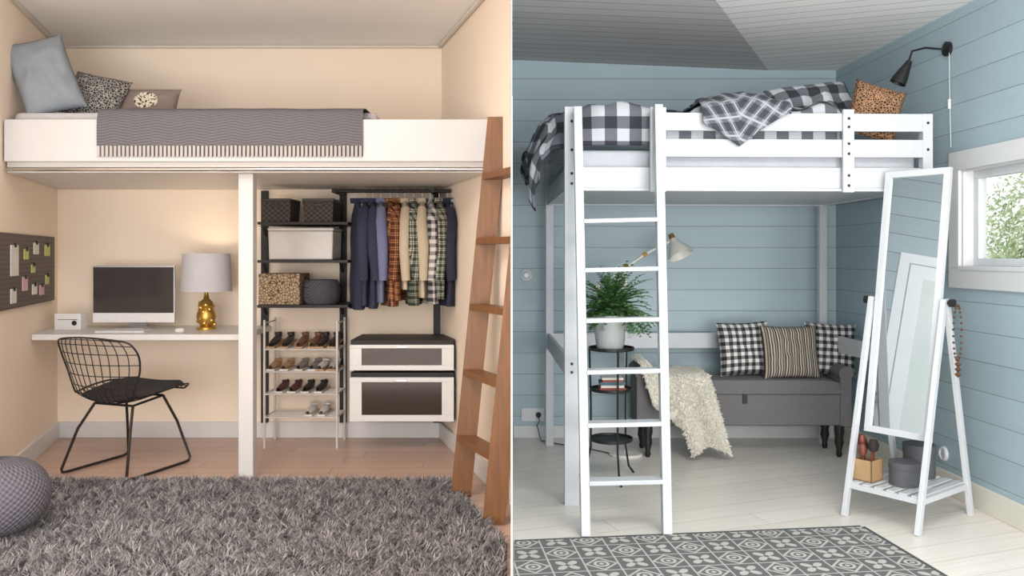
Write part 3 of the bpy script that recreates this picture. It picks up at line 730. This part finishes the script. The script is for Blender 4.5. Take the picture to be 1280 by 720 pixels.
# fern
pot=mat('pale_ceramic',(184,187,186),.4,bump=.2,bscale=40)
b=B('potted_fern',pot,island('fern_leaves',[(40,76,36),(62,104,48),(92,134,68),(50,88,42)]),mat('soil',(50,38,30),.9))
pz=.866
b.lathe((px-.01,py,pz),[(.085,0),(.09,.01),(.115,.20),(.122,.205),(.122,.225),(.112,.225),(.105,.20),(0,.2)],seg=36,m=0)
b.lathe((px-.01,py,pz+.2),[(.1,0),(0,.012)],m=2)
def leaf(p,d,ln,w):
    d=d.normalized(); sd=d.cross(Vector((random.gauss(0,.4),random.gauss(0,.4),1))).normalized()
    a=b.v(p);c=b.v(p+d*ln*.45+sd*w);e_=b.v(p+d*ln);g=b.v(p+d*ln*.45-sd*w); b.f([a,c,e_,g],1)
for k in range(200):
    az=random.uniform(0,6.283); el=random.uniform(.15,1.5); ln=random.uniform(.16,.34)
    if math.cos(az)>0.2: ln*=1.12
    p=Vector((px+.005,py,pz+.22)); d=Vector((math.cos(az)*math.cos(el),math.sin(az)*math.cos(el)*.8,math.sin(el)))
    n=13; st=ln/n; pts=[p.copy()]
    for q in range(n):
        p=p+d*st; d=(d+Vector((0,0,-.085-.06*random.random()))).normalized(); pts.append(p.copy())
        if q>2:
            sd=d.cross(Vector((0,0,1))).normalized(); l2=.045*(1-abs(q/n-.45)*1.1)
            for sg in (1,-1): leaf(p,sd*sg+d*.5+Vector((0,0,random.uniform(-.3,.3))),l2,.0085)
    b.tube(pts[::3]+[pts[-1]],.0015,4,1)
b.done(keepn=True)
# ---- floor lamp
lamp_w=mat('warm_white_enamel',(216,213,205),.3)
b=B('floor_lamp',lamp_w,mat('brass',(176,136,84),.3,.8),black)
lx,ly=.845,6.15
b.lathe((lx,ly,0),[(.12,0),(.125,.008),(.12,.022),(.02,.03),(.012,.04)],seg=36)
b.cyl((lx,ly,.03),(lx,ly,Z(333,ly)),.009,seg=12)
pA=at(745,360,ly-.02);pB=at(806,318,ly-.02);pC=at(840,300,ly-.02)
b.cyl(pA,pB,.009,seg=12);b.cyl(pB,pC,.009,seg=12); b.lathe(pB,[(0,-.02),(.018,-.015),(.018,.015),(0,.02)],seg=14,m=1,ax=(0,1,0)); b.lathe((lx,ly-.01,Z(333,ly)),[(0,-.03),(.02,-.02),(.02,.02),(0,.03)],seg=14,m=1,ax=(0,1,0))
b.lathe(pA,[(0,-.03),(.02,-.02),(.02,.02),(0,.03)],seg=14,m=0,ax=(pB-pA))
ax=Vector((.35,-.35,-.85))
b.lathe(pC+Vector((.0,0,.02)),[(0,-.03),(.02,-.025),(.022,.0),(.022,.02)],ax=ax,m=1)
b.lathe(pC+Vector((.005,0,.005)),[(.028,0),(.034,.02),(.05,.05),(.078,.09),(.098,.14),(.094,.14),(.05,.06),(.02,.02)],seg=36,ax=ax)
b.done(smooth=True)
# power socket etc.
b=B('power_socket',whiteplastic,black); y=YR
x0=X(652,y);x1=X(680,y); b.box(x0,x1,y-.012,y-.0005,Z(526,y),Z(510,y),0)
for xx in (x0+.045,x1-.045): b.lathe((xx,y-.012,Z(518,y)),[(.03,0),(.03,.002),(.0,.001)],ax=(0,-1,0),m=0)
b.lathe((x1-.045,y-.013,Z(518,y)),[(.022,0),(.02,.03),(.008,.04),(0,.04)],ax=(0,-1,0),m=1); b.done(bev=.002)
b=B('power_cord',black); zs=Z(518,y)
b.tube([(x1-.045,y-.05,zs),(x1-.04,y-.09,zs-.04),(x1-.06,y-.1,.12),(x1-.03,6.6,.008),(.42,6.45,.006),(.55,6.38,.006),(.62,6.30,.006),(.70,6.22,.006),(.74,6.17,.006)],.004,6); b.done(smooth=True)
b=B('light_switch',whiteplastic); b.lathe((X(658,YR),YR-.0005,Z(344,YR)),[(.045,0),(.045,.012),(.03,.016),(.02,.03),(0,.03)],ax=(0,-1,0)); b.done(smooth=True)
b=B('power_outlet',whiteplastic,black); b.lathe((wx(5.2)-.0005,5.2,.24),[(.045,0),(.045,.014),(.036,.02),(.03,.012),(0,.012)],ax=(-1,0,0)); b.done(smooth=True)
# ---- standing mirror
e=empty('standing_mirror',(2.26,4.728,0))
wd=Vector((.6,-.8,0)); dd=Vector((.8,.6,0)); C=Vector((2.26,4.728,0)); hw=.21; hd=.30
Aq=C-wd*hw-dd*hd; Bq=C+wd*hw-dd*hd; Cq=C+wd*hw+dd*hd; Dq=C-wd*hw+dd*hd
mp=mat('white_mirror_frame',(196,198,201),.4,var=.015)
b=B('stand',mp)
KL=C-wd*hw+Vector((0,0,1.24)); KR=C+wd*hw+Vector((0,0,1.24))
for K,P in ((KL,Aq),(KL,Dq),(KR,Bq),(KR,Cq)): b.bar(P,K+((P-C).dot(dd)>0 and dd*.012 or -dd*.012),.036,.026,side=dd)
def lg(P,K,z): return P.lerp(K,z/1.24)
a,b2,c,d=lg(Aq,KL,.17),lg(Bq,KR,.17),lg(Cq,KR,.17),lg(Dq,KL,.17)
b.bar(a,b2,.03,.02,side=(0,0,1));b.bar(c,d,.03,.02,side=(0,0,1));b.bar(a,d,.03,.02,side=(0,0,1));b.bar(b2,c,.03,.02,side=(0,0,1))
for k in range(6):
    t=(k+.5)/6; b.bar(a.lerp(b2,t)+Vector((0,0,.019)),d.lerp(c,t)+Vector((0,0,.019)),.045,.01,side=wd)
par(b.done(bev=.002),e)
b=B('tilting_frame',mp,mat('silver_mirror',(232,234,236),.0,1,var=0),black)
tl=math.radians(9); up=Vector((0,0,1))*math.cos(tl)+dd*math.sin(tl); nrm=-dd*math.cos(tl)+Vector((0,0,1))*math.sin(tl)
M0=C+Vector((0,0,1.222)); W=.19; H=.765; fw=.036
def pb(a0,a1,h0,h1,n0,n1,m):
    b.hexa([M0+wd*a+up*h+nrm*q for q in (n0,n1) for a,h in ((a0,h0),(a1,h0),(a1,h1),(a0,h1))],m)
pb(-W,-W+fw,-H,H,-.014,.014,0);pb(W-fw,W,-H,H,-.014,.014,0);pb(-W+fw,W-fw,H-fw,H,-.014,.014,0);pb(-W+fw,W-fw,-H,-H+fw,-.014,.014,0)
pb(-W+fw,W-fw,-H+fw,H-fw,-.012,.0,0); pb(-W+fw,W-fw,-H+fw,H-fw,.0005,.002,1)
for s_ in (-1,1): b.cyl(M0+wd*s_*W,M0+wd*s_*(hw+.045),.008,m=2,seg=10); b.cyl(M0+wd*s_*(hw+.025),M0+wd*s_*(hw+.05),.022,m=2)
par(b.done(bev=0),e)
b=B('hanging_necklace',mat('wooden_beads',(96,64,44),.5)); q=M0+wd*(hw+.06)
for k in range(26):
    a=k/26*2*math.pi; b.lathe(q+Vector((.022*math.sin(a),-.01,-.16-.15*math.cos(a)-.0)),[(0,-.009),(.009,0),(0,.009)],seg=8)
for k in range(3): b.lathe(q+Vector((0,-.015,-.33-k*.028)),[(0,-.018),(.018,0),(0,.018)],seg=10)
b.done(smooth=True)
zsf=.196
gbx=mat('grey_felt_box',(82,82,86),.8,bump=.3)
def rbox(x,y,r,h):
    b=B('round_storage_box',gbx); b.lathe((x,y,zsf),[(r*.96,0),(r*.96,h*.72),(r,h*.72),(r,h),(0,h)],seg=40); b.done(bev=.003)
rbox(2.205,4.655,.082,.13); rbox(2.375,4.83,.09,.19)
b=B('brush_caddy',mat('pale_wood',(172,140,102),.6),mat('dark_bristle',(40,28,26),.8),mat('red_brown_wood',(104,48,32),.5),T=Matrix.Translation((2.045,4.765,zsf))@Matrix.Rotation(math.radians(-53),4,'Z'))
for a in ((-.06,.06,-.06,-.052),(-.06,.06,.052,.06),(-.06,-.052,-.06,.06),(.052,.06,-.06,.06)): b.box(*a,0,.12)
b.box(-.06,.06,-.06,.06,0,.006)
for x,y,h,m in ((-.02,0,.24,2),(.02,.01,.22,1),(0,-.03,.2,2),(.03,-.02,.23,1),(-.03,.03,.2,1)):
    b.cyl((x,y,.01),(x*1.6,y*1.6,h-.04),.006,m=2,seg=8); b.lathe((x*1.7,y*1.7,h-.06),[(0,0),(.02,.01),(.026,.04),(.015,.07),(0,.075)],seg=12,m=m)
b.done(smooth=True)
# ---- patterned rug
k=NT('tile_pattern_rug'); p=k.pos(); ang=math.radians(7); T_=.165
a=k.math('DIVIDE',k.dot(p,(math.cos(ang),math.sin(ang),0)),T_); c_=k.math('DIVIDE',k.dot(p,(-math.sin(ang),math.cos(ang),0)),T_)
fx=k.math('SUBTRACT',k.math('FRACT',a),.5); fy=k.math('SUBTRACT',k.math('FRACT',c_),.5)
par_=k.math('GREATER_THAN',k.math('FRACT',k.math('MULTIPLY',k.math('ADD',k.math('FLOOR',a),k.math('FLOOR',c_)),.5)),.25)
r_=k.math('SQRT',k.math('ADD',k.math('MULTIPLY',fx,fx),k.math('MULTIPLY',fy,fy))); th_=k.math('ARCTAN2',fy,fx)
pet=k.math('LESS_THAN',r_,k.math('MULTIPLY',k.math('ABSOLUTE',k.math('SINE',k.math('MULTIPLY',th_,2.0))),.42))
pet=k.math('MULTIPLY',pet,k.math('GREATER_THAN',r_,.08))
man=k.math('ADD',k.math('ABSOLUTE',fx),k.math('ABSOLUTE',fy))
dia=k.math('MULTIPLY',k.math('GREATER_THAN',man,.40),k.math('LESS_THAN',man,.50))
dia=k.math('MAXIMUM',dia,k.math('LESS_THAN',k.math('ABSOLUTE',k.math('SUBTRACT',r_,.19)),.045)); dia=k.math('MAXIMUM',dia,k.math('LESS_THAN',man,.09))
mxx=k.math('MAXIMUM',k.math('ABSOLUTE',fx),k.math('ABSOLUTE',fy)); ln_=k.math('GREATER_THAN',mxx,.475)
pp=k.math('ADD',k.math('MULTIPLY',par_,pet),k.math('MULTIPLY',k.math('SUBTRACT',1.0,par_),dia)); pp=k.math('MAXIMUM',pp,ln_)
k.bump(k.noise(p,300,2),.3,.002)
b=B('patterned_rug',k.out(k.mix(pp,lin((98,97,97)),lin((180,178,172))),.9),mat('rug_border',(78,78,79),.9))
c1=Vector((1.9,4.50)); dx=Vector((math.cos(ang),math.sin(ang))); dy=Vector((-math.sin(ang),math.cos(ang)))
c0=c1-dx*(1.9-.012)/dx.x; c2=c1-dy*1.9
b.prism([tuple(c0),(.012,2.7),tuple(c2),tuple(c1)],.001,.009,0)
b.prism([tuple(c0),tuple(c1),tuple(c1+dy*.02),tuple(c0+dy*.02+Vector((.003,0)))],.001,.0095,1); b.prism([tuple(c1),tuple(c2),tuple(c2+dx*.02),tuple(c1+dx*.02)],.001,.0095,1)
b.done()

# ================================================================ lights, world, camera
def area(name,loc,rot,sx,sy,p,col):
    l=bpy.data.lights.new(name,'AREA'); l.shape='RECTANGLE'; l.size=sx; l.size_y=sy; l.energy=p; l.color=col
    o=bpy.data.objects.new(name,l); sc.collection.objects.link(o); o.location=loc; o.rotation_euler=[math.radians(a) for a in rot]; return o
area('left_top_fill',(-1.35,2.6,2.86),(12,0,0),1.2,1.2,48,(1,.965,.92))  # added overhead fill for the left room, no fixture there
area('left_front_fill',(-1.4,-.5,1.2),(106,0,0),2.2,1.6,110,(1,.965,.92))  # added fill behind the camera, lifts the left nook and ceiling; no window there
area('right_front_fill',(1.5,-.5,1.2),(104,0,0),2.4,1.8,195,(1.0,.99,.98))  # added frontal fill for the right room, not an actual window
area('right_top_fill',(1.4,2.8,2.95),(30,0,0),1.6,1.2,70,(1.0,.99,.98))  # added out-of-view fill that brightens the blue walls, no lamp there
l=bpy.data.lights.new('table_lamp_glow','POINT'); l.energy=2.6; l.color=(1,.78,.52); l.shadow_soft_size=.03; o=bpy.data.objects.new('table_lamp_glow',l); sc.collection.objects.link(o); o.location=(X(258,5.33),5.33,1.42)
w=bpy.data.worlds.new('world'); sc.world=w; w.use_nodes=True; bg=w.node_tree.nodes['Background']; bg.inputs[0].default_value=(.97,.985,1,1); bg.inputs[1].default_value=1.35
cam=bpy.data.cameras.new('camera'); co=bpy.data.objects.new('camera',cam); sc.collection.objects.link(co); sc.camera=co
co.location=(0,0,CZ); co.rotation_euler=(math.pi/2,0,0); cam.sensor_width=36; cam.lens=36*F/1280; cam.shift_y=-40/1280; cam.clip_start=.05
sc.view_settings.view_transform='Standard'
